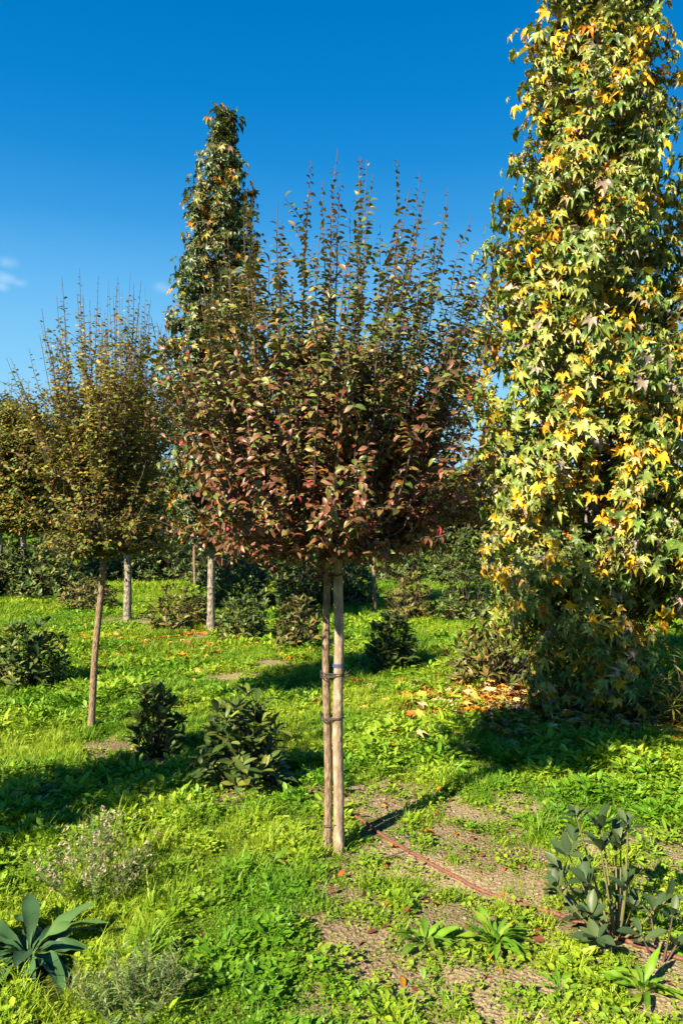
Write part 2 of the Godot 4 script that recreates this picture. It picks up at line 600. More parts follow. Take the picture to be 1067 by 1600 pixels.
func build_cover() -> void:
	var grass := {"t": [], "c": []}
	var tall := {"t": [], "c": []}
	var broad := {"t": [], "c": []}
	var small := {"t": [], "c": []}
	var tongue := {"t": [], "c": []}
	var far := {"t": [], "c": []}
	var d := 1.7
	while d < 16.0:
		var half := .47 * d + .7
		var step := .05
		var per := int(7200.0 / d * step * 2.0 * half)
		for i in per:
			var dd := d + rng.randf() * step
			var x := rr(-half, half)
			var z := -dd
			var s := soil(x, z)
			var keep := 1.0 - smoothstep(.36, .72, s)
			var lush := lushness(x, z)
			var p := on_ground(x, z, -.003)
			var hue := .5 + 1.2 * noise.get_noise_2d(x * 40.0 + 900.0, z * 40.0)
			var sc := (.78 + .04 * dd) * rr(.6, 1.25) * clampf(1.0 + 1.3 * noise_fine.get_noise_2d(x * 70.0 + 40.0, z * 70.0), .5, 1.6)
			if dd < 6.0 and off_hose(x, z) < .06: continue
			if dd < 3.4 and crowded(x, z): continue
			if rng.randf() > keep:
				if rng.randf() < .60 * (1.2 - s):
					var cs := Color(.17, .30, .018).lerp(Color(.29, .38, .03), rng.randf())
					small.t.append(spot(rng.randf() * TAU, .15, Vector3.ONE * sc * rr(.5, 1.0), p)); small.c.append(cs)
				continue
			var lime := Color(.120, .275, .012).lerp(Color(.315, .430, .026), clampf(hue + rng.randfn() * .25, 0, 1))
			if rng.randf() < .45 + .5 * (lush - .5) * 2.0:
				if lush > .55 and z < -3.5 and rng.randf() < (.4 if x > .3 else .12):
					tongue.t.append(spot(rng.randf() * TAU, .25, Vector3.ONE * sc * rr(.5, 1.0), p)); tongue.c.append(lime * Color(.95, 1.0, 1.0))
				elif lush > .5 and rng.randf() < (.5 if z < -3.5 else .16):
					broad.t.append(spot(rng.randf() * TAU, .2, Vector3.ONE * sc * (.55 + .45 * lush), p)); broad.c.append(lime * Color(.95, 1.0, 1.0))
				else:
					small.t.append(spot(rng.randf() * TAU, .2, Vector3.ONE * sc, p)); small.c.append(lime)
			elif x < -.15 and z > -5.2 and rng.randf() < .14:
				tall.t.append(spot(rng.randf() * TAU, .22, Vector3(1, rr(.6, 1.2), 1) * sc, p)); tall.c.append(lime * Color(.9, 1.0, .9))
			else:
				grass.t.append(spot(rng.randf() * TAU, .22, Vector3(1, rr(.6, 1.3), 1) * sc, p)); grass.c.append(lime)
		d += step
	d = 16.0
	while d < 70.0:
		var half := .55 * d + 2.0
		var step := .5
		var per := int(1500.0 / d * step * 2.0 * half)
		for i in per:
			var x := rr(-half, half)
			var z := -(d + rng.randf() * step)
			var hue := .5 + .9 * noise.get_noise_2d(x * 9.0 + 900.0, z * 9.0)
			far.t.append(spot(rng.randf() * TAU, .2, Vector3(2.2, 1.3, 2.2) * rr(.8, 1.3), on_ground(x, z, -.003)))
			far.c.append(Color(.145, .310, .012).lerp(Color(.27, .40, .022), clampf(hue + rng.randfn() * .2, 0, 1)))
		d += step
	scatter("grass", "bright green short grass between the trees", "grass", grass_tuft(14, .062, .03, .7, .0018, 1), M.grass, grass.t, grass.c)
	scatter("tall_grass", "longer soft grass around the dry seeding weeds", "grass", grass_tuft(10, .115, .04, .85, .0021, 2), M.grass, tall.t, tall.c)
	scatter("broad_weeds", "dense broad-leaved lime green weeds covering the low mounds", "weeds", herb_clump(11, .034, .045, .05, .5, 3), M.herb, broad.t, broad.c)
	scatter("tongue_weeds", "upright weeds with long narrow green leaves among the broad-leaved ones", "weeds", herb_clump(8, .062, .03, .05, .26, 5), M.herb, tongue.t, tongue.c)
	scatter("small_weeds", "tiny round-leaved green weeds creeping over the soil", "weeds", herb_clump(15, .019, .042, .034, .75, 4), M.herb, small.t, small.c)
	scatter("meadow_grass", "sunlit meadow grass beyond the rows of shrubs", "grass", grass_tuft(16, .12, .09, .7, .005, 6), M.grass, far.t, far.c)
	# crumbs and pebbles on bare soil
	var st := begin()
	var ico := [Vector3(0, .6, 0), Vector3(1, 0, .2), Vector3(-.2, .1, 1), Vector3(-.9, 0, -.1), Vector3(.1, -.1, -.8), Vector3(0, -.5, 0)]
	for p in ico: st.add_vertex(p)
	for t in [[0, 2, 1], [0, 3, 2], [0, 4, 3], [0, 1, 4], [5, 1, 2], [5, 2, 3], [5, 3, 4], [5, 4, 1]]:
		for q in t: st.add_index(q)
	var pb := finish(st)
	var tr := []
	var cs := []
	for i in 26000:
		var dd := sqrt(rr(4.0, 60.0))
		var x := rr(-.5, .5) * dd * 1.05
		if soil(x, -dd) < .5: continue
		var g := rr(.10, .34)
		tr.append(spot(rng.randf() * TAU, .5, Vector3(1, .7, rr(.7, 1.2)) * rr(.0015, .0055) * (1.0 if rng.randf() < .96 else 2.2), on_ground(x, -dd, .001)))
		cs.append(Color(g, g * .76, g * .5))
	for i in 5000:
		var dd := sqrt(rr(4.5, 26.0))
		var x := rr(-.5, .5) * dd * 1.05
		if soil(x, -dd) < .5: continue
		var g := rr(.14, .29)
		tr.append(spot(rng.randf() * TAU, .6, Vector3(1, .6, rr(.6, 1.3)) * rr(.005, .016), on_ground(x, -dd, .001)))
		cs.append(Color(g, g * .79, g * .5))
	scatter("gravel", "sandy crumbs and tiny pebbles on the bare soil", "gravel", pb, M.dry, tr, cs)

func build_litter() -> void:
	var tr := []
	var cs := []
	var pal: Array = PAL.fallen
	var lay_leaf := func(x: float, z: float, size: float, w: Array) -> void:
		tr.append(spot(rng.randf() * TAU, rr(0, .7), Vector3.ONE * size, on_ground(x, z, rr(.008, .04))))
		var c: Color = pal[pick(w)]
		cs.append(c * rr(.7, 1.15))
	for i in 1500:
		var a := rng.randf() * TAU
		var r := sqrt(rng.randf())
		lay_leaf.call(1.85 + rng.randfn() * .62, -6.35 + rng.randfn() * .48, rr(.06, .13), [4, .8, 6, 2.5, 6, 1])
	for i in 420:
		lay_leaf.call(1.45 + rng.randfn() * .4, -6.72 + rng.randfn() * .25, rr(.06, .12), [5, .8, 6, 1.5, 6, .5])
	for i in 260:
		lay_leaf.call(-2.0 + rng.randfn() * .9, -9.6 + rng.randfn() * .8, rr(.07, .13), [6, 3, 3, 3, 1, 2])
	for i in 420:
		lay_leaf.call(-7.0 + rng.randfn() * 1.4, -14.5 + rng.randfn() * .8, rr(.08, .14), [1, 3, 2, 6, 1, 5])
	for i in 90:
		var dd := sqrt(rr(40.0, 120.0))
		lay_leaf.call(rr(-.5, .5) * dd, -dd, rr(.045, .09), [5, 4, 2, 4, 1, 4])
	scatter("fallen_leaves", "orange, yellow and brown leaves strewn over the ground", "leaf litter", L.star.plain, M.litter, tr, cs)
	var tr2 := []
	var cs2 := []
	for i in 240:
		var x := .3 + rng.randfn() * .55
		var z := -3.7 + rng.randfn() * .75
		tr2.append(spot(rng.randf() * TAU, rr(0, .9), Vector3.ONE * rr(.022, .05), on_ground(x, z, rr(.006, .02))))
		cs2.append((pal[[5, 5, 3, 3, 1, 5, 0][rng.randi() % 7]] as Color) * rr(.55, 1.0))
	scatter("leaf_litter", "small brown and red leaves lying around the middle trunk", "leaf litter", L.oval.plain, M.litter, tr2, cs2)
	# three that stand out one by one
	for f in [["bright yellow lobed leaf lying past the hose beside the main trunk", .385, -3.86, .075, 0], ["pale cream lobed leaf lying among the broad-leaved weeds", 1.66, -4.9, .10, 4], ["red fallen leaf lying on bare soil near the dock plants", .36, -3.22, .045, 5]]:
		var o := part(numbered("fallen_leaf"), L.star.fallen[f[4]], M.litter, self)
		o.transform = spot(rr(0, 6.0), .5, Vector3.ONE * f[3], on_ground(f[1], f[2], .035))
		tag(o, f[0], "leaf")

# ---------------------------------------------------------------- trees
func myrtle(o: Node3D, P: Dictionary) -> void:
	# a standard tree: clear stem, then many upright shoots with leaves in two ranks
	var th: float = P.trunk
	var R: float = P.radius
	var H: float = P.height
	var low: String = P.low
	var top: String = P.top
	var leaf: float = P.leaf
	var lean: Vector3 = P.get("lean", Vector3.ZERO)
	var head := Vector3(0, th, 0) + lean
	var st := begin()
	var tp := []
	var tr := []
	for i in 19:
		var t := i / 18.0
		tp.append(Vector3(0, -.05, 0).lerp(head, t) + Vector3(sin(t * 7.0 + P.sd), 0, cos(t * 5.0 + P.sd)) * .006)
		tr.append(lerpf(P.girth, P.girth * .8, t) * (1.0 + (.25 * maxf(0.0, 1.0 - t * 14.0))))
	tube(st, tp, tr, 14, Color.WHITE, .10)
	part("trunk", finish(st), P.bark, o)
	var crown := group_node("crown", o)
	var items := []
	var n: int = P.shoots
	var off := Vector3(P.get("shift", 0.0), 0, 0)
	var merge: bool = P.get("merge", false)
	var ls := begin()
	tube(ls, quad_curve(head - Vector3(0, .03, 0), head + Vector3(.02, (H - th) * .35, -.02), head + Vector3(-.01, (H - th) * .75, 0) + off * .6, 6), taper(7, P.girth * .62, .003), 7)
	part("leader", finish(ls), M.twig, o)
	var bst := begin()
	for i in n:
		var ang := i * 2.39996 + rr(-.3, .3)
		var rt := R * sqrt((i + .5) / n) * rr(.9, 1.06)
		var q := clampf(rt / R, 0, 1)
		var ht: float = H - (H - P.shoulder) * pow(q, 2.0)
		var out := Vector3(cos(ang), 0, sin(ang))
		var body: bool = rng.randf() < P.get("skirt", .3)
		var bh: float = P.body
		var a := head + Vector3(0, rr(-.06, .05), 0)
		var pts := []
		var seg2 := []
		if body:
			# a side branch that fills the oval head
			var h := bh * rr(-.04, 1.0)
			var e := (h - .42 * bh) / (bh * (.56 if h < .42 * bh else .62))
			rt = R * sqrt(maxf(.02, 1.0 - e * e)) * sqrt(rr(.12, 1.12))
			var from := clampf(h - rt * rr(.45, .95), -.02, bh)
			a = head + Vector3(0, from, 0)
			var tip := head + out * rt + Vector3(rr(-.05, .05), h, rr(-.05, .05))
			var b := head + out * rt * rr(.6, .85) + Vector3(0, lerpf(from, h, rr(.1, .45)) + (.1 if h < .1 * bh else 0.0), 0)
			var whole := quad_curve(a, b, tip, 9)
			pts = whole.slice(0, 4)
			seg2 = whole.slice(4)
			ht = th + h
		else:
			# an upright shoot
			ht -= absf(rng.randfn()) * .10 * (H - th) + (rr(0, .45) * (ht - th) if rng.randf() < .35 else 0.0)
			var ro: float = rt * P.get("fan", .62)
			var ho := bh * rr(.1, .4)
			var b := head + out * ro * .9 + Vector3(0, ho * .45, 0)
			var c0 := head + out * ro + Vector3(0, ho, 0)
			var tip := head + out * rt + Vector3(0, ht - th, 0) + off * clampf((ht - th) / (H - th), 0, 1) + Vector3(rr(-.05, .05), 0, rr(-.05, .05))
			var bend := c0.lerp(tip, .45) + out * rr(-.02, .09) + rv() * .02
			pts = quad_curve(a, b, c0, 4)
			seg2 = quad_curve(c0, bend, tip, 7)
			seg2.pop_front()
		var c: Vector3 = pts[-1]
		var thin: float = P.girth
		for k in range(1, seg2.size() - 1): seg2[k] += rv() * .0065
		var all := pts + seg2
		if not merge: bst = begin()
		tube(bst, all, taper(all.size(), thin * rr(.22, .38), .0014), 5, Color.WHITE)
		# leaves along the shoot
		var phi := rng.randf() * TAU
		var side := 1.0
		var path := [c] + seg2
		var total := 0.0
		for k in path.size() - 1: total += path[k].distance_to(path[k + 1])
		var s := .02
		var gap: float = P.gap
		while s < total - P.get("bare", .05) * rr(.4, 1.6):
			var f := s / total
			var pos := along(path, f)
			var dir: Vector3 = (along(path, minf(f + .03, 1.0)) - along(path, maxf(f - .03, 0.0))).normalized()
			phi += rr(-.25, .25)
			var ax := frame(dir, Vector3(cos(phi), .05, sin(phi)))
			var sd := (ax.x * side).normalized()
			side = -side
			var hgt := clampf((pos.y - th) / (H - th), 0, 1)
			var redness: bool = rng.randf() > smoothstep(.10, .50, hgt + rr(-.12, .12))
			var pal := low if redness else top
			var d2 := (sd * 1.0 + dir * rr(.15, .55) + rv() * .16).normalized()
			if redness: d2 = (d2 + Vector3(0, rr(-.9, .1), 0) + rv() * .25).normalized()
			var nn := (dir * .7 + Vector3.UP * .3 + out * .35 + rv() * .42).normalized()
			var sz := leaf * rr(.75, 1.15) * (1.0 - .5 * smoothstep(.88, 1.0, f)) * (1.12 if redness else 1.0)
			if rng.randf() < P.get("fill", 1.0) * (1.0 if f < .7 else 1.0 - .5 * smoothstep(.8, 1.0, f)):
				items.append([Transform3D(frame(d2, nn) * Basis.from_scale(Vector3(rr(.85, 1.1), rr(.6, 1.5), 1) * sz), pos), pal, tone(pal)])
			s += gap * rr(.75, 1.3)
		# side twigs
		for k in int(P.twigs):
			var f := rr(.02, .62 if body else .8)
			var pos := along(path, f)
			var ta := rng.randf() * TAU
			var td := (Vector3(cos(ta), 0, sin(ta)) + out * .5 + Vector3(0, rr(-.35, .8) if body else rr(.3, 1.8), 0)).normalized()
			var tl: float = rr(.08, .26) * P.get("twig", 1.0)
			var tend: Vector3 = pos + td * tl + Vector3(0, -.02, 0)
			tube(bst, [pos, pos.lerp(tend, .5) + Vector3(0, .012, 0), tend], [.0022, .0016, .0009], 3, Color.WHITE)
			var m := int(tl / gap * .95)
			for j in m:
				var g := (j + rng.randf()) / m
				var lp := pos.lerp(tend, g)
				var hgt := clampf((lp.y - th) / (H - th), 0, 1)
				var redness: bool = rng.randf() > smoothstep(.10, .50, hgt + rr(-.12, .12))
				var pal := low if redness else top
				var ax := frame(td, Vector3.UP)
				var d2 := (ax.x * (1.0 if j % 2 else -1.0) + td * .5 + Vector3(0, rr(-.7, .25), 0) + rv() * .3).normalized()
				if rng.randf() < P.get("fill", 1.0):
					items.append([Transform3D(frame(d2, (Vector3.UP + out * .5 + rv() * .4).normalized()) * Basis.from_scale(Vector3(rr(.85, 1.1), rr(.6, 1.5), 1) * leaf * rr(.65, 1.2)), lp), pal, tone(pal)])
		if not merge: part("branch", finish(bst), M.twig, o)
	if merge: part("branches", finish(bst), M.twig, o)
	leafage(o, crown, P.kind, P.material, items, P.most)

func along(path: Array, f: float) -> Vector3:
	var g := clampf(f, 0, 1) * (path.size() - 1)
	var i := mini(int(g), path.size() - 2)
	return (path[i] as Vector3).lerp(path[i + 1], g - i)

func profile(P: Array, h: float) -> float:
	for i in P.size() - 1:
		if h <= P[i + 1][0]: return lerpf(P[i][1], P[i + 1][1], clampf((h - P[i][0]) / (P[i + 1][0] - P[i][0]), 0, 1))
	return P[-1][1]

func sweetgum(o: Node3D, P: Dictionary) -> void:
	var H: float = P.height
	var lean: Vector3 = P.get("lean", Vector3.ZERO)
	var st := begin()
	var tp := []
	var tr := []
	for i in 26:
		var t := i / 25.0
		tp.append(Vector3(0, -.05 + (H - .1) * t, 0) + lean * t * t + Vector3(sin(t * 9.0), 0, cos(t * 6.0)) * .02 * t)
		tr.append(P.girth * (1.0 - .9 * t) * (1.0 + .3 * maxf(0.0, 1.0 - t * 22.0)))
	tube(st, tp, tr, 14, Color.WHITE, .12)
	part("trunk", finish(st), M.pale_bark, o)
	var crown := group_node("crown", o)
	var items := []
	var n: int = P.branches
	for i in n:
		var t := (i + rng.randf()) / n
		var h1: float = lerpf(P.low, H, pow(t, P.get("bias", 1.0)))
		var rad := profile(P.profile, h1) * rr(.66, 1.14)
		var rise := rr(.25, .75) * clampf(rad * 1.4, .3, 1.0)
		var h0 := maxf(P.get("first", .25), h1 - rise)
		if P.get("weep", false) and h1 < 1.2: h0 = h1 + rr(.1, .5)
		var ang := i * 2.39996 + rr(-.4, .4)
		var out := Vector3(cos(ang), 0, sin(ang))
		var a := Vector3(0, h0, 0) + lean * pow(h0 / H, 2.0)
		var tip := Vector3(0, h1, 0) + lean * pow(minf(h1 / H, 1.0), 2.0) + out * rad
		var b := a + out * rad * .75 + Vector3(0, (h1 - h0) * .25, 0)
		var path := quad_curve(a, b, tip, 8)
		var bst := begin()
		tube(bst, path, taper(9, .011 + .008 * (1.0 - t), .002), 5, Color.WHITE)
		var m: int = int(P.leaves * clampf(rad / .7, .35, 1.2) * rr(.75, 1.2))
		var group_pal: float = noise.get_noise_3d(tip.x * 60.0, tip.y * 60.0, tip.z * 60.0 + 200.0)
		for j in m:
			var f := 1.0 - pow(rng.randf(), 1.5) * .8
			var pos: Vector3 = along(path, f) + rv() * Vector3(.075, .075, .075) * P.get("loose", 1.0)
			var ro := Vector3(pos.x, 0, pos.z).normalized()
			var d := (Vector3.DOWN * rr(.3, 1.15) + ro * rr(.1, .9) + rv() * .38).normalized()
			var nn := (ro * rr(.6, 1.0) + Vector3.UP * rr(.1, .9) + rv() * .3).normalized()
			var w: Array = P.weights.duplicate()
			if group_pal > .22 or pos.length() < .0: for q in P.warm: w[q] *= 4.0
			if Vector2(pos.x, pos.z).length() < profile(P.profile, pos.y) * .5: for q in P.warm: w[q] *= 2.5
			var idx := pick(w)
			items.append([Transform3D(frame(d, nn) * Basis.from_scale(Vector3(rr(.8, 1.1), rr(.5, 1.6), rr(.85, 1.1)) * P.leaf * rr(.42, 1.18)), pos), P.palette, idx])
		part("branch", finish(bst), M.twig, o)
	leafage(o, crown, "star", M.gum, items, P.most)

# ---------------------------------------------------------------- shrubs
func shrub(o: Node3D, P: Dictionary) -> void:
	# many-stemmed evergreen with whorls of long leaves at the shoot ends
	var R: float = P.radius
	var H: float = P.height
	var items := []
	var stems: int = P.get("stems", 7)
	var tools := []
	for i in stems: tools.append(begin())
	var n: int = int(P.whorls * P.get("dense", 1.75))
	for i in n:
		var ang := i * 2.39996 + rr(-.4, .4)
		var u := (i + .5) / n
		var el: float = asin(clampf(lerpf(P.get("floor", .05), 1.0, u), 0, 1))
		var depth := 1.0 if rng.randf() < .68 else rr(.45, .9)
		var lump := 1.0 + .22 * noise.get_noise_3d(cos(ang) * 60.0 + o.position.x * 30, u * 90.0, sin(ang) * 60.0 + o.position.z * 30)
		var p := Vector3(cos(ang) * cos(el) * R, sin(el) * H * .93 + .05, sin(ang) * cos(el) * R) * depth * lump * rr(.86, 1.08)
		var out := Vector3(p.x, 0, p.z)
		var root := Vector3(out.x * .12, -.02, out.z * .12)
		var k := i % stems
		var mid := root.lerp(p, .5) + out * .12
		var path := quad_curve(root, mid, p, 5)
		tube(tools[k], path, taper(6, .006 * P.get("thick", 1.0), .0026), 4, Color.WHITE)
		var axis: Vector3 = ((p - path[4]).normalized() + Vector3.UP * .55 + rv() * .15).normalized()
		var m := int(rr(P.per[0], P.per[1] + 1.0))
		var bx := frame(axis, Vector3(cos(ang * 3.0), .1, sin(ang * 3.0)))
		for j in m:
			var la := TAU * j / m + rr(-.3, .3)
			var rad := bx.x * cos(la) + bx.y * sin(la)
			var open: float = rr(P.open[0], P.open[1])
			var d: Vector3 = (rad * sin(open) + axis * cos(open)).normalized()
			var nn: Vector3 = (axis * sin(open) - rad * cos(open) + rv() * .12).normalized()
			var at: Vector3 = p - axis * rr(0, .05) * (P.leaf / .1)
			items.append([Transform3D(frame(d, nn) * Basis.from_scale(Vector3(rr(.85, 1.15), rr(.5, 1.6), 1) * P.leaf * rr(.6, 1.12)), at), P.palette, rng.randi() % PAL[P.palette].size()])
	for t in tools: part("stem", finish(t), M.twig if not P.get("green", false) else M.twig_green, o)
	leafage(o, group_node("crown", o), P.kind, P.get("material", M.laurel), items, P.most)

func rosette(o: Node3D, n: int, leaf: float, palette: String, up: Vector2) -> void:
	for i in n:
		var a := i * 2.39996 + rr(-.3, .3)
		var e := lerpf(up.x, up.y, float(i) / n) + rr(-.12, .12)
		var d := Vector3(cos(a) * cos(e), sin(e), sin(a) * cos(e))
		var q := part("leaf", L.dock[palette][rng.randi() % PAL[palette].size()], M.herb if palette == "dock" else M.laurel, o)
		q.transform = Transform3D(frame(d, Vector3.UP + rv() * .15) * Basis.from_scale(Vector3(rr(.75, 1.1), rr(.6, 1.7), 1) * leaf * rr(.5, 1.15)), Vector3(cos(a), 0, sin(a)) * .008 + Vector3(0, .004, 0))

func dry_weed(o: Node3D, stems: int, tall: float, spread: float, heads: bool) -> void:
	var items := []
	var head_mesh := fluff()
	for i in stems:
		var a := rng.randf() * TAU
		var rad := sqrt(rng.randf())
		var out := Vector3(cos(a), 0, sin(a))
		var h := tall * rr(.6, 1.05) * (1.0 - .3 * rad)
		var tip := out * spread * rad + Vector3(rr(-.02, .02), h, rr(-.02, .02))
		var st := begin()
		var path := quad_curve(out * spread * rad * .3, out * spread * rad * .7 + Vector3(0, h * .5, 0), tip, 5)
		tube(st, path, taper(6, .0016, .0007), 3)
		var ends := []
		for k in 6:
			var f := rr(.5, 1.0)
			var p := along(path, f)
			var b := rng.randf() * TAU
			var e := p + Vector3(cos(b) * .03, rr(.015, .05), sin(b) * .03) * tall * 2.2
			tube(st, [p, e], [.0008, .0005], 3)
			ends.append(e)
		part("stem", finish(st), M.twig_green, o)
		for k in 34:
			var f := rr(.08, .98)
			var p := along(path, f) if k < 16 else along(path, .6).lerp(ends[k % 6], rng.randf())
			var b := rng.randf() * TAU
			var d := Vector3(cos(b), rr(.1, 1.2), sin(b)).normalized()
			items.append([Transform3D(frame(d, Vector3.UP + rv() * .3) * Basis.from_scale(Vector3.ONE * rr(.016, .042)), p), "sage", rng.randi() % 3])
		if heads:
			for e in ends:
				if rng.randf() < .6:
					var q := part("seed_head", head_mesh, M.dry, o)
					q.transform = Transform3D(Basis(Vector3.UP, rr(0, 6)) * Basis.from_scale(Vector3.ONE * rr(.006, .011)), e)
		else:
			for e in ends:
				if rng.randf() < .10:
					var q := part("seed_head", head_mesh, M.dry, o)
					q.transform = Transform3D(Basis(Vector3.UP, rr(0, 6)) * Basis.from_scale(Vector3.ONE * rr(.003, .005)), e)
	leafage(o, o, "needle", M.herb, items, 0)

func fluff() -> ArrayMesh:
	var r := RandomNumberGenerator.new()
	r.seed = 9
	var st := begin()
	for i in 22:
		var d := Vector3(r.randfn(), r.randfn() * .8 + .3, r.randfn()).normalized()
		var s := d.cross(Vector3(r.randfn(), r.randfn(), r.randfn())).normalized() * .28
		var c := Color(.42, .36, .23) * r.randf_range(.7, 1.15)
		for p in [d * .1 - s * .4, d * 1.0 - s, d * 1.0 + s]:
			st.set_color(c); st.add_vertex(p)
	return finish(st)

func hose(called_label: String, pts: Array, r: float) -> void:
	var c := Curve3D.new()
	for i in pts.size():
		var p: Vector2 = pts[i]
		var a: Vector2 = pts[maxi(i - 1, 0)]
		var b: Vector2 = pts[mini(i + 1, pts.size() - 1)]
		var t := Vector3(b.x - a.x, 0, b.y - a.y) * .17
		c.add_point(Vector3(p.x, 0, p.y), -t, t)
	var path := []
	var n := int(c.get_baked_length() / .04)
	for i in n + 1:
		var q := c.sample_baked(c.get_baked_length() * i / n)
		path.append(Vector3(q.x, lay(q.x, q.z) + .003 + r * (.8 + .5 * noise.get_noise_1d(i * 9.0)), q.z))
	var st := begin()
	tube(st, path, taper(path.size(), r, r), 8)
	var o := part(numbered("irrigation_hose"), finish(st), M.hose, self)
	tag(o, called_label, "hose")

# ---------------------------------------------------------------- the place
func _ready() -> void:
	rng.seed = 20240611
	noise.seed = 4
	noise.frequency = .02
	noise.fractal_octaves = 3
	noise_fine.seed = 8
	noise_fine.frequency = .05
	noise_fine.fractal_octaves = 2
	set_view()
	make_materials()
	PAL["sage"] = [Color(.16, .24, .07), Color(.20, .26, .09), Color(.12, .20, .05)]
	leaf_set("oval", ["myrtle_low", "myrtle_top"], func(c): return oval_leaf(.50, .38, .40, .5, .08, 5, c))
	leaf_set("small_oval", ["olive", "olive_top", "myrtle_low", "myrtle_top"], func(c): return oval_leaf(.55, .4, .2, .5, .12, 3, c))
	leaf_set("star", ["gum", "gum_dark", "fallen"], func(c): return star_leaf(.55, 1.0, .42, c, .22))
	leaf_set("laurel", ["laurel", "laurel_brown", "laurel_blue"], func(c): return oval_leaf(.34, .30, .18, .55, .07, 5, c))
	leaf_set("laurel_wide", ["laurel_blue"], func(c): return oval_leaf(.40, .35, .12, .58, .06, 6, c))
	leaf_set("blade", ["bamboo"], func(c): return oval_leaf(.11, .3, .3, .4, .03, 4, c))
	leaf_set("dock", ["dock", "mullein"], func(c): return oval_leaf(.27, .4, .5, .6, .12, 8, c, .3))
	leaf_set("needle", ["sage"], func(c): return oval_leaf(.16, .2, .2, .5, 0.0, 2, c))

	build_ground()
	build_cover()

	# --- the tree in the middle, tied to its stake
	var main := thing("crape_myrtle_tree", "slender round-headed tree with red and olive leaves tied to a wooden stake", "tree", on_ground(-.068, -3.745))
	var MP := {"trunk": 1.40, "body": 1.05, "radius": .87, "height": 3.40, "shoulder": 2.5, "girth": .0205, "shoots": 275, "gap": .0132, "leaf": .0415, "twigs": 7, "twig": .85, "bare": .015, "skirt": .55, "shift": .10, "low": "myrtle_low", "top": "myrtle_top", "kind": "oval", "material": M.myrtle, "most": 300, "bark": M.bark, "sd": 0.0}
	myrtle(main, MP)
	var stake := thing("tree_stake", "thick wooden stake with peeling bark tied beside the middle trunk", "stake", on_ground(-.015, -3.725))
	var st := begin()
	var sp := []
	var sr := []
	for i in 27:
		var t := i / 26.0
		sp.append(Vector3(.003 * sin(t * 11.0), -.06 + 1.46 * t, .004 * cos(t * 8.0)))
		sr.append(.0265 * (1.0 - .16 * t) * (1.0 + .13 * maxf(0.0, 1.0 - t * 9.0)))
	tube(st, sp, sr, 18, Color.WHITE, .13, true)
	part("post", finish(st), M.stake, stake)
	for h in [[.83, .0033, 3], [.63, .0032, 2], [.135, .0022, 1], [1.305, .0032, 2]]:
		var ts := begin()
		for k in h[2]:
			var ring := []
			var y: float = h[0] + k * .009 - .004
			for i in 25:
				var a := TAU * i / 24
				# a loop round trunk and stake together
				var cx: float = -.054 if cos(a) < 0.0 else 0.0
				ring.append(Vector3(cx + cos(a) * .029, y + .006 * sin(a * 2.0 + k), -.008 + sin(a) * .031))
			tube(ts, ring, taper(25, h[1], h[1]), 5)
		if h[2] == 3:
			for k in 7:
				var e := Vector3(.03, h[0], .012)
				tube(ts, [e, e + Vector3(rr(.008, .03), rr(-.03, .03), rr(-.005, .02))], [.002, .001], 4)
		part("tie", finish(ts), M.tie, stake)
	var tape := begin()
	tube(tape, [Vector3(0, .868, 0), Vector3(0, .886, 0)], [.0272, .0272], 20)
	part("tape_band", finish(tape), M.blue_tape, stake)

	# --- the tall columnar trees
	var gum := thing("columnar_sweetgum_tree", "tall columnar tree with yellow, green and orange lobed leaves down to the ground", "tree", on_ground(1.99, -6.3))
	sweetgum(gum, {"height": 7.3, "girth": .075, "low": .12, "lean": Vector3(.14, 0, 0), "branches": 310, "leaves": 78, "leaf": .130, "palette": "gum", "weights": [6.0, 4.6, 6.0, 3.2, 2.8, .35, 1.8, 6.5, 1.2], "warm": [4, 5], "weep": true, "most": 300, "first": .25, "bias": 1.08,
		"profile": [[.05, .26], [.4, .38], [.8, .68], [1.2, .90], [1.6, .93], [2.6, .90], [3.6, .76], [4.6, .59], [5.6, .45], [6.6, .28], [7.4, .05]]})
	var gum2 := thing("columnar_sweetgum_tree", "tall narrow dark green tree with a bare pale trunk and a thin spire", "tree", on_ground(-1.76, -10.65))
	sweetgum(gum2, {"height": 7.05, "girth": .055, "low": 1.35, "loose": .75, "branches": 260, "leaves": 62, "leaf": .135, "palette": "gum_dark", "weights": [6.0, 5.0, 3.0, 4.0, .8, .8, 1.5], "warm": [4, 6], "most": 300, "first": 1.2, "lean": Vector3(.17, 0, 0),
		"profile": [[1.3, .35], [1.8, .60], [3.0, .64], [4.4, .56], [5.2, .46], [6.0, .34], [6.4, .24], [6.5, .09], [7.2, .06]]})

	# --- the other standard trees
	var second := thing("young_standard_tree", "round-headed olive and orange tree with a plain leaning pole trunk", "tree", on_ground(-1.88, -5.9))
	myrtle(second, {"trunk": 1.30, "body": 1.25, "radius": .68, "height": 3.55, "shoulder": 2.75, "girth": .027, "fan": .36, "shoots": 190, "gap": .020, "leaf": .040, "twigs": 9, "skirt": .55, "low": "olive", "top": "olive_top", "kind": "small_oval", "material": M.olive, "most": 0, "bark": M.bark, "sd": 2.0, "lean": Vector3(.10, 0, 0), "fill": .9, "bare": .06})
	var third := thing("young_standard_tree", "taller thin-topped tree with a pale grey trunk behind the leaning pole", "tree", on_ground(-3.14, -11.6))
	myrtle(third, {"trunk": 1.15, "body": 2.4, "radius": .95, "height": 5.1, "shoulder": 3.8, "girth": .062, "fan": .36, "shoots": 110, "gap": .038, "leaf": .075, "twigs": 15, "twig": 1.7, "skirt": .62, "merge": true, "low": "olive", "top": "olive_top", "kind": "small_oval", "material": M.olive, "most": 0, "bark": M.pale_bark, "sd": 4.0, "fill": .85, "bare": .1})
	var fourth := thing("young_standard_tree", "dark round-headed tree on a pale trunk above a low dark shrub", "tree", on_ground(-6.6, -16.4))
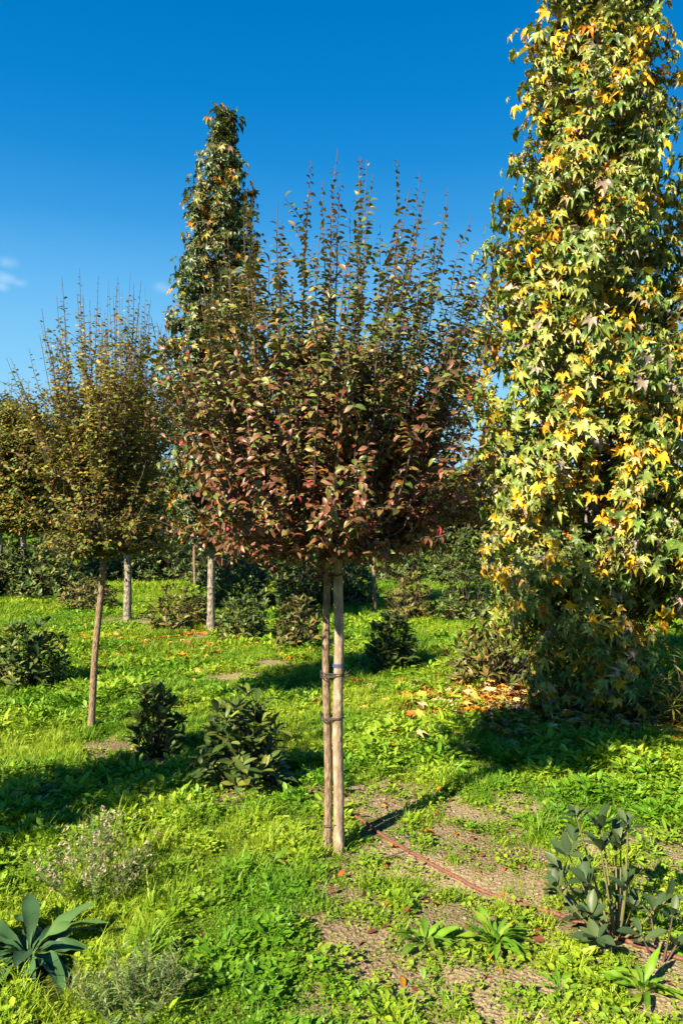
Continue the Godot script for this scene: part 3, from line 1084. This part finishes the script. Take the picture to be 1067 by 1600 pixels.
	myrtle(fourth, {"trunk": 1.2, "body": 2.6, "radius": 1.25, "height": 4.6, "shoulder": 3.5, "girth": .07, "fan": .4, "shoots": 130, "gap": .045, "leaf": .095, "twigs": 17, "twig": 2.2, "skirt": .7, "merge": true, "low": "olive", "top": "olive", "kind": "small_oval", "material": M.olive, "most": 0, "bark": M.pale_bark, "sd": 5.0})
	fourth.set_meta("stem", "young_standard_tree")
	copy(fourth, on_ground(-8.3, -19.2), 2.0, Vector3(1, 1.16, 1), "dark tree with thin shoots on top beyond the pale-trunked round tree")
	var slim := thing("young_standard_tree", "small tree on a thin trunk standing in shade behind the middle tree", "tree", on_ground(.51, -12.3))
	myrtle(slim, {"trunk": 1.4, "body": 1.4, "radius": .62, "height": 3.2, "shoulder": 2.5, "girth": .032, "shoots": 70, "gap": .045, "leaf": .075, "twigs": 12, "twig": 1.4, "skirt": .65, "merge": true, "low": "olive", "top": "olive", "kind": "small_oval", "material": M.olive, "most": 0, "bark": M.bark, "sd": 7.0})
	slim.set_meta("stem", "young_standard_tree")
	copy(slim, on_ground(-6.15, -17.9), 4.0, Vector3(1.5, 1.3, 1.5), "tree on a thin straight trunk seen behind the leaning pole tree")
	copy(slim, on_ground(-3.05, -16.4), 1.0, Vector3(1, .95, 1), "small tree on a thin dark trunk behind the tall narrow green tree")
	var off := thing("young_standard_tree", "round-headed tree standing outside the view that shades the lower grass", "tree", on_ground(-3.1, -2.62))
	var OP := MP.duplicate()
	OP.merge({"most": 0, "merge": true, "sd": 3.0, "shoots": 100, "gap": .024, "leaf": .055, "radius": .64}, true)
	myrtle(off, OP)
	# far rows
	var bushy := thing("bushy_tree", "dark many-stemmed bushy tree between the middle tree and the tall yellow one", "tree", on_ground(3.0, -20.0))
	myrtle(bushy, {"trunk": .75, "body": 1.9, "radius": .95, "height": 3.3, "shoulder": 2.7, "girth": .05, "shoots": 70, "gap": .05, "leaf": .15, "twigs": 14, "twig": 2.2, "skirt": .75, "merge": true, "low": "laurel", "top": "laurel", "kind": "laurel", "material": M.olive, "most": 0, "bark": M.bark, "sd": 6.0})
	bushy.set_meta("stem", "bushy_tree")
	var r2 := RandomNumberGenerator.new()
	r2.seed = 77
	for i in 30:
		var d: float = [27.0, 34.0, 42.0][i % 3] + r2.randf_range(-1.5, 1.5)
		var x: float = lerpf(-.52, .52, (i + r2.randf_range(-.25, .25)) / 29.0) * d
		copy(bushy, on_ground(x, -d), r2.randf() * TAU, Vector3(1.5, 1.15, 1.5) * r2.randf_range(.85, 1.15), "tree in the far rows beyond the dark shrubs", "trees in the far rows")

	# --- shrubs
	var lau := {"leaf": .105, "palette": "laurel", "kind": "laurel", "per": [6, 9], "open": [.5, 1.45], "most": 300}
	var near := [
		["dense dark evergreen shrub with long glossy leaves joined by hose to the leaning pole", -2.90, -7.25, .34, .56, 66, {"leaf": .115}],
		["upright dark evergreen shrub between the leaning pole and the middle tree", -1.22, -5.22, .15, .46, 34, {"open": [.3, 1.2], "leaf": .10}],
		["wide dark evergreen shrub with pale buds just behind the stake on shaded soil", -.58, -4.60, .23, .46, 46, {"leaf": .115}],
		["shaded dark green shrub beside the piece of hose beyond the middle trunk", .53, -8.05, .23, .56, 52, {"leaf": .12}],
		["loose green shrub growing close behind the middle trunk", -.50, -9.3, .33, .60, 54, {"palette": "laurel_brown"}],
		["rounded green shrub with a yellow leaf beside the pale trunk of the narrow tree", -1.24, -9.9, .36, .55, 60, {}],
		["brownish shrub on fallen leaves between the two pale trunks", -2.24, -10.8, .42, .55, 66, {"palette": "laurel_brown"}],
		["low sunlit shrub just beyond the leaning pole", -4.15, -12.9, .46, .52, 66, {"palette": "laurel_brown"}],
		["sunlit green shrub with thin canes standing in it", 1.03, -11.8, .38, .68, 66, {"palette": "laurel_brown"}],
		["broad sunlit green shrub close to the tall yellow tree", 1.84, -11.6, .46, .72, 80, {}],
		["low yellowish shrub spreading beside the leaf litter under the tall yellow tree", 1.42, -7.35, .45, .50, 66, {"palette": "laurel_brown", "open": [.3, 1.2]}],
	]
	for s in near:
		var p := lau.duplicate()
		p.merge({"radius": s[3], "height": s[4], "whorls": s[5]}, true)
		p.merge(s[6], true)
		shrub(thing("evergreen_shrub", s[0], "shrub", on_ground(s[1], s[2])), p)
	var fore := thing("evergreen_shrub", "small sparse shrub with blue-green leaves leaning over the hose", "shrub", on_ground(1.02, -2.97))
	shrub(fore, {"radius": .21, "height": .42, "whorls": 15, "leaf": .085, "palette": "laurel_blue", "kind": "laurel_wide", "per": [6, 9], "open": [.35, 1.25], "stems": 5, "green": true, "floor": .1, "dense": 1.4, "most": 300})
	fore.rotation.z = .22
	shrub(thing("evergreen_shrub", "tiny blue-green shoot sprouting beside the hose below the sparse shrub", "shrub", on_ground(1.13, -2.80)), {"radius": .08, "height": .13, "whorls": 4, "leaf": .085, "palette": "laurel_blue", "kind": "laurel_wide", "per": [4, 6], "open": [.4, 1.3], "stems": 2, "dense": 1.0, "most": 300})
	shrub(thing("evergreen_shrub", "dark shrub with narrow yellow-green leaves at the foot of the tall yellow tree", "shrub", on_ground(2.72, -5.95)), {"radius": .42, "height": .55, "whorls": 60, "leaf": .13, "palette": "bamboo", "kind": "blade", "material": M.olive, "per": [5, 9], "open": [.5, 1.5], "most": 300})
	# dark shrubs in the rows behind
	var back := thing("dark_shrub", "dark evergreen shrub in the rows behind the pale trunks", "shrub", on_ground(-5.9, -15.2), "dark shrubs in the back rows")
	shrub(back, {"radius": .62, "height": .85, "whorls": 130, "leaf": .125, "palette": "laurel", "kind": "laurel", "per": [6, 9], "open": [.5, 1.45], "most": 0, "stems": 1, "dense": 1.5})
	back.set_meta("stem", "dark_shrub")
	var r3 := RandomNumberGenerator.new()
	r3.seed = 31
	for row in [[14.6, [-6.9, -6.4, -5.3]], [17.5, [-8.6, -7.4, -5.6, -4.6, -3.7, -2.8, -1.9, -1.0, .1, 1.2, 2.3, 3.4, 4.6]], [21.0, [-9.5, -7.8, -6.4, -5.3, -4.2, -3.1, -2.2, -1.2, 1.6, 2.8, 4.2, 5.4, 6.8]], [25.0, [-11.0, -9.0, -7.0, -5.5, -4.0, -2.4, -.9, 4.6, 6.2]], [13.6, [-1.9, -.9, -.15]]]:
		for x in row[1]:
			copy(back, on_ground(x + r3.randf_range(-.2, .2), -row[0] + r3.randf_range(-.4, .4)), r3.randf() * TAU, Vector3(1, r3.randf_range(.85, 1.15), 1) * r3.randf_range(.85, 1.2), "dark evergreen shrub in the rows behind the pale trunks", "dark shrubs in the back rows")

	# --- weeds one can tell apart
	for w in [
		["fresh green dock plant with few leaves on bare soil below the hose", .31, -2.92, 20, .115, "dock", Vector2(.35, 1.1)],
		["bushy bright green dock plant between hose and bare soil", .57, -2.93, 44, .125, "dock", Vector2(.3, 1.15)],
		["small green dock seedling in sparse soil beyond the bushy dock", .73, -2.64, 16, .09, "dock", Vector2(.3, 1.1)],
		["leafy green dock plant on sandy soil below the blue-green shrub", 1.00, -2.62, 20, .135, "dock", Vector2(.4, 1.2)],
		["large blue-green rosette of broad leaves under the dry weed", -1.12, -2.84, 52, .225, "mullein", Vector2(.02, .72)],
		["broad-leaved rosette lying flat in the grass near the upright shrub", -1.72, -4.38, 20, .20, "mullein", Vector2(.1, .7)],
		["pale green dock leaves in grass beside the stake", -.32, -3.55, 7, .11, "dock", Vector2(.4, 1.2)],
	]:
		rosette(thing("dock_plant", w[0], "weed", on_ground(w[1], w[2])), w[3], w[4], w[5], w[6])
	dry_weed(thing("dry_weed", "dry seeding weed with fluffy cream heads in long grass", "weed", on_ground(-1.02, -3.28)), 46, .36, .27, true)
	dry_weed(thing("dry_weed", "fine-leaved grey-green weed without fluffy heads in the grass", "weed", on_ground(-.66, -2.50)), 60, .24, .19, false)

	# --- hoses and a dead twig
	hose("reddish brown irrigation hose running past the stake and under the sparse shrub", [Vector2(-1.3, -5.4), Vector2(-.75, -4.85), Vector2(-.2, -4.48), Vector2(.02, -4.15), Vector2(.21, -3.86), Vector2(.40, -3.58), Vector2(.59, -3.37), Vector2(.78, -3.23), Vector2(.92, -3.08), Vector2(1.04, -2.94), Vector2(1.22, -2.80), Vector2(1.8, -2.4)], .0080)
	hose("short piece of brown hose beside the shaded shrub beyond the trunk", [Vector2(-.1, -8.8), Vector2(.15, -8.45), Vector2(.36, -8.2), Vector2(.9, -7.85), Vector2(1.3, -7.5)], .012)
	hose("brown hose leading from the dense shrub to the leaning pole", [Vector2(-2.6, -7.3), Vector2(-2.3, -6.8), Vector2(-2.05, -6.4), Vector2(-1.95, -6.0)], .012)
	var tw := begin()
	tube(tw, [Vector3(-.1, .012, .03), Vector3(-.03, .02, 0), Vector3(.06, .035, -.04)], [.004, .0035, .002], 5)
	tube(tw, [Vector3(-.03, .02, 0), Vector3(.0, .03, .05)], [.0025, .0012], 4)
	var dead := part("dead_twig", finish(tw), M.twig, self)
	dead.position = on_ground(.27, -3.64)
	tag(dead, "dark dead twig lying on soil between stake and hose", "twig")
	build_litter()
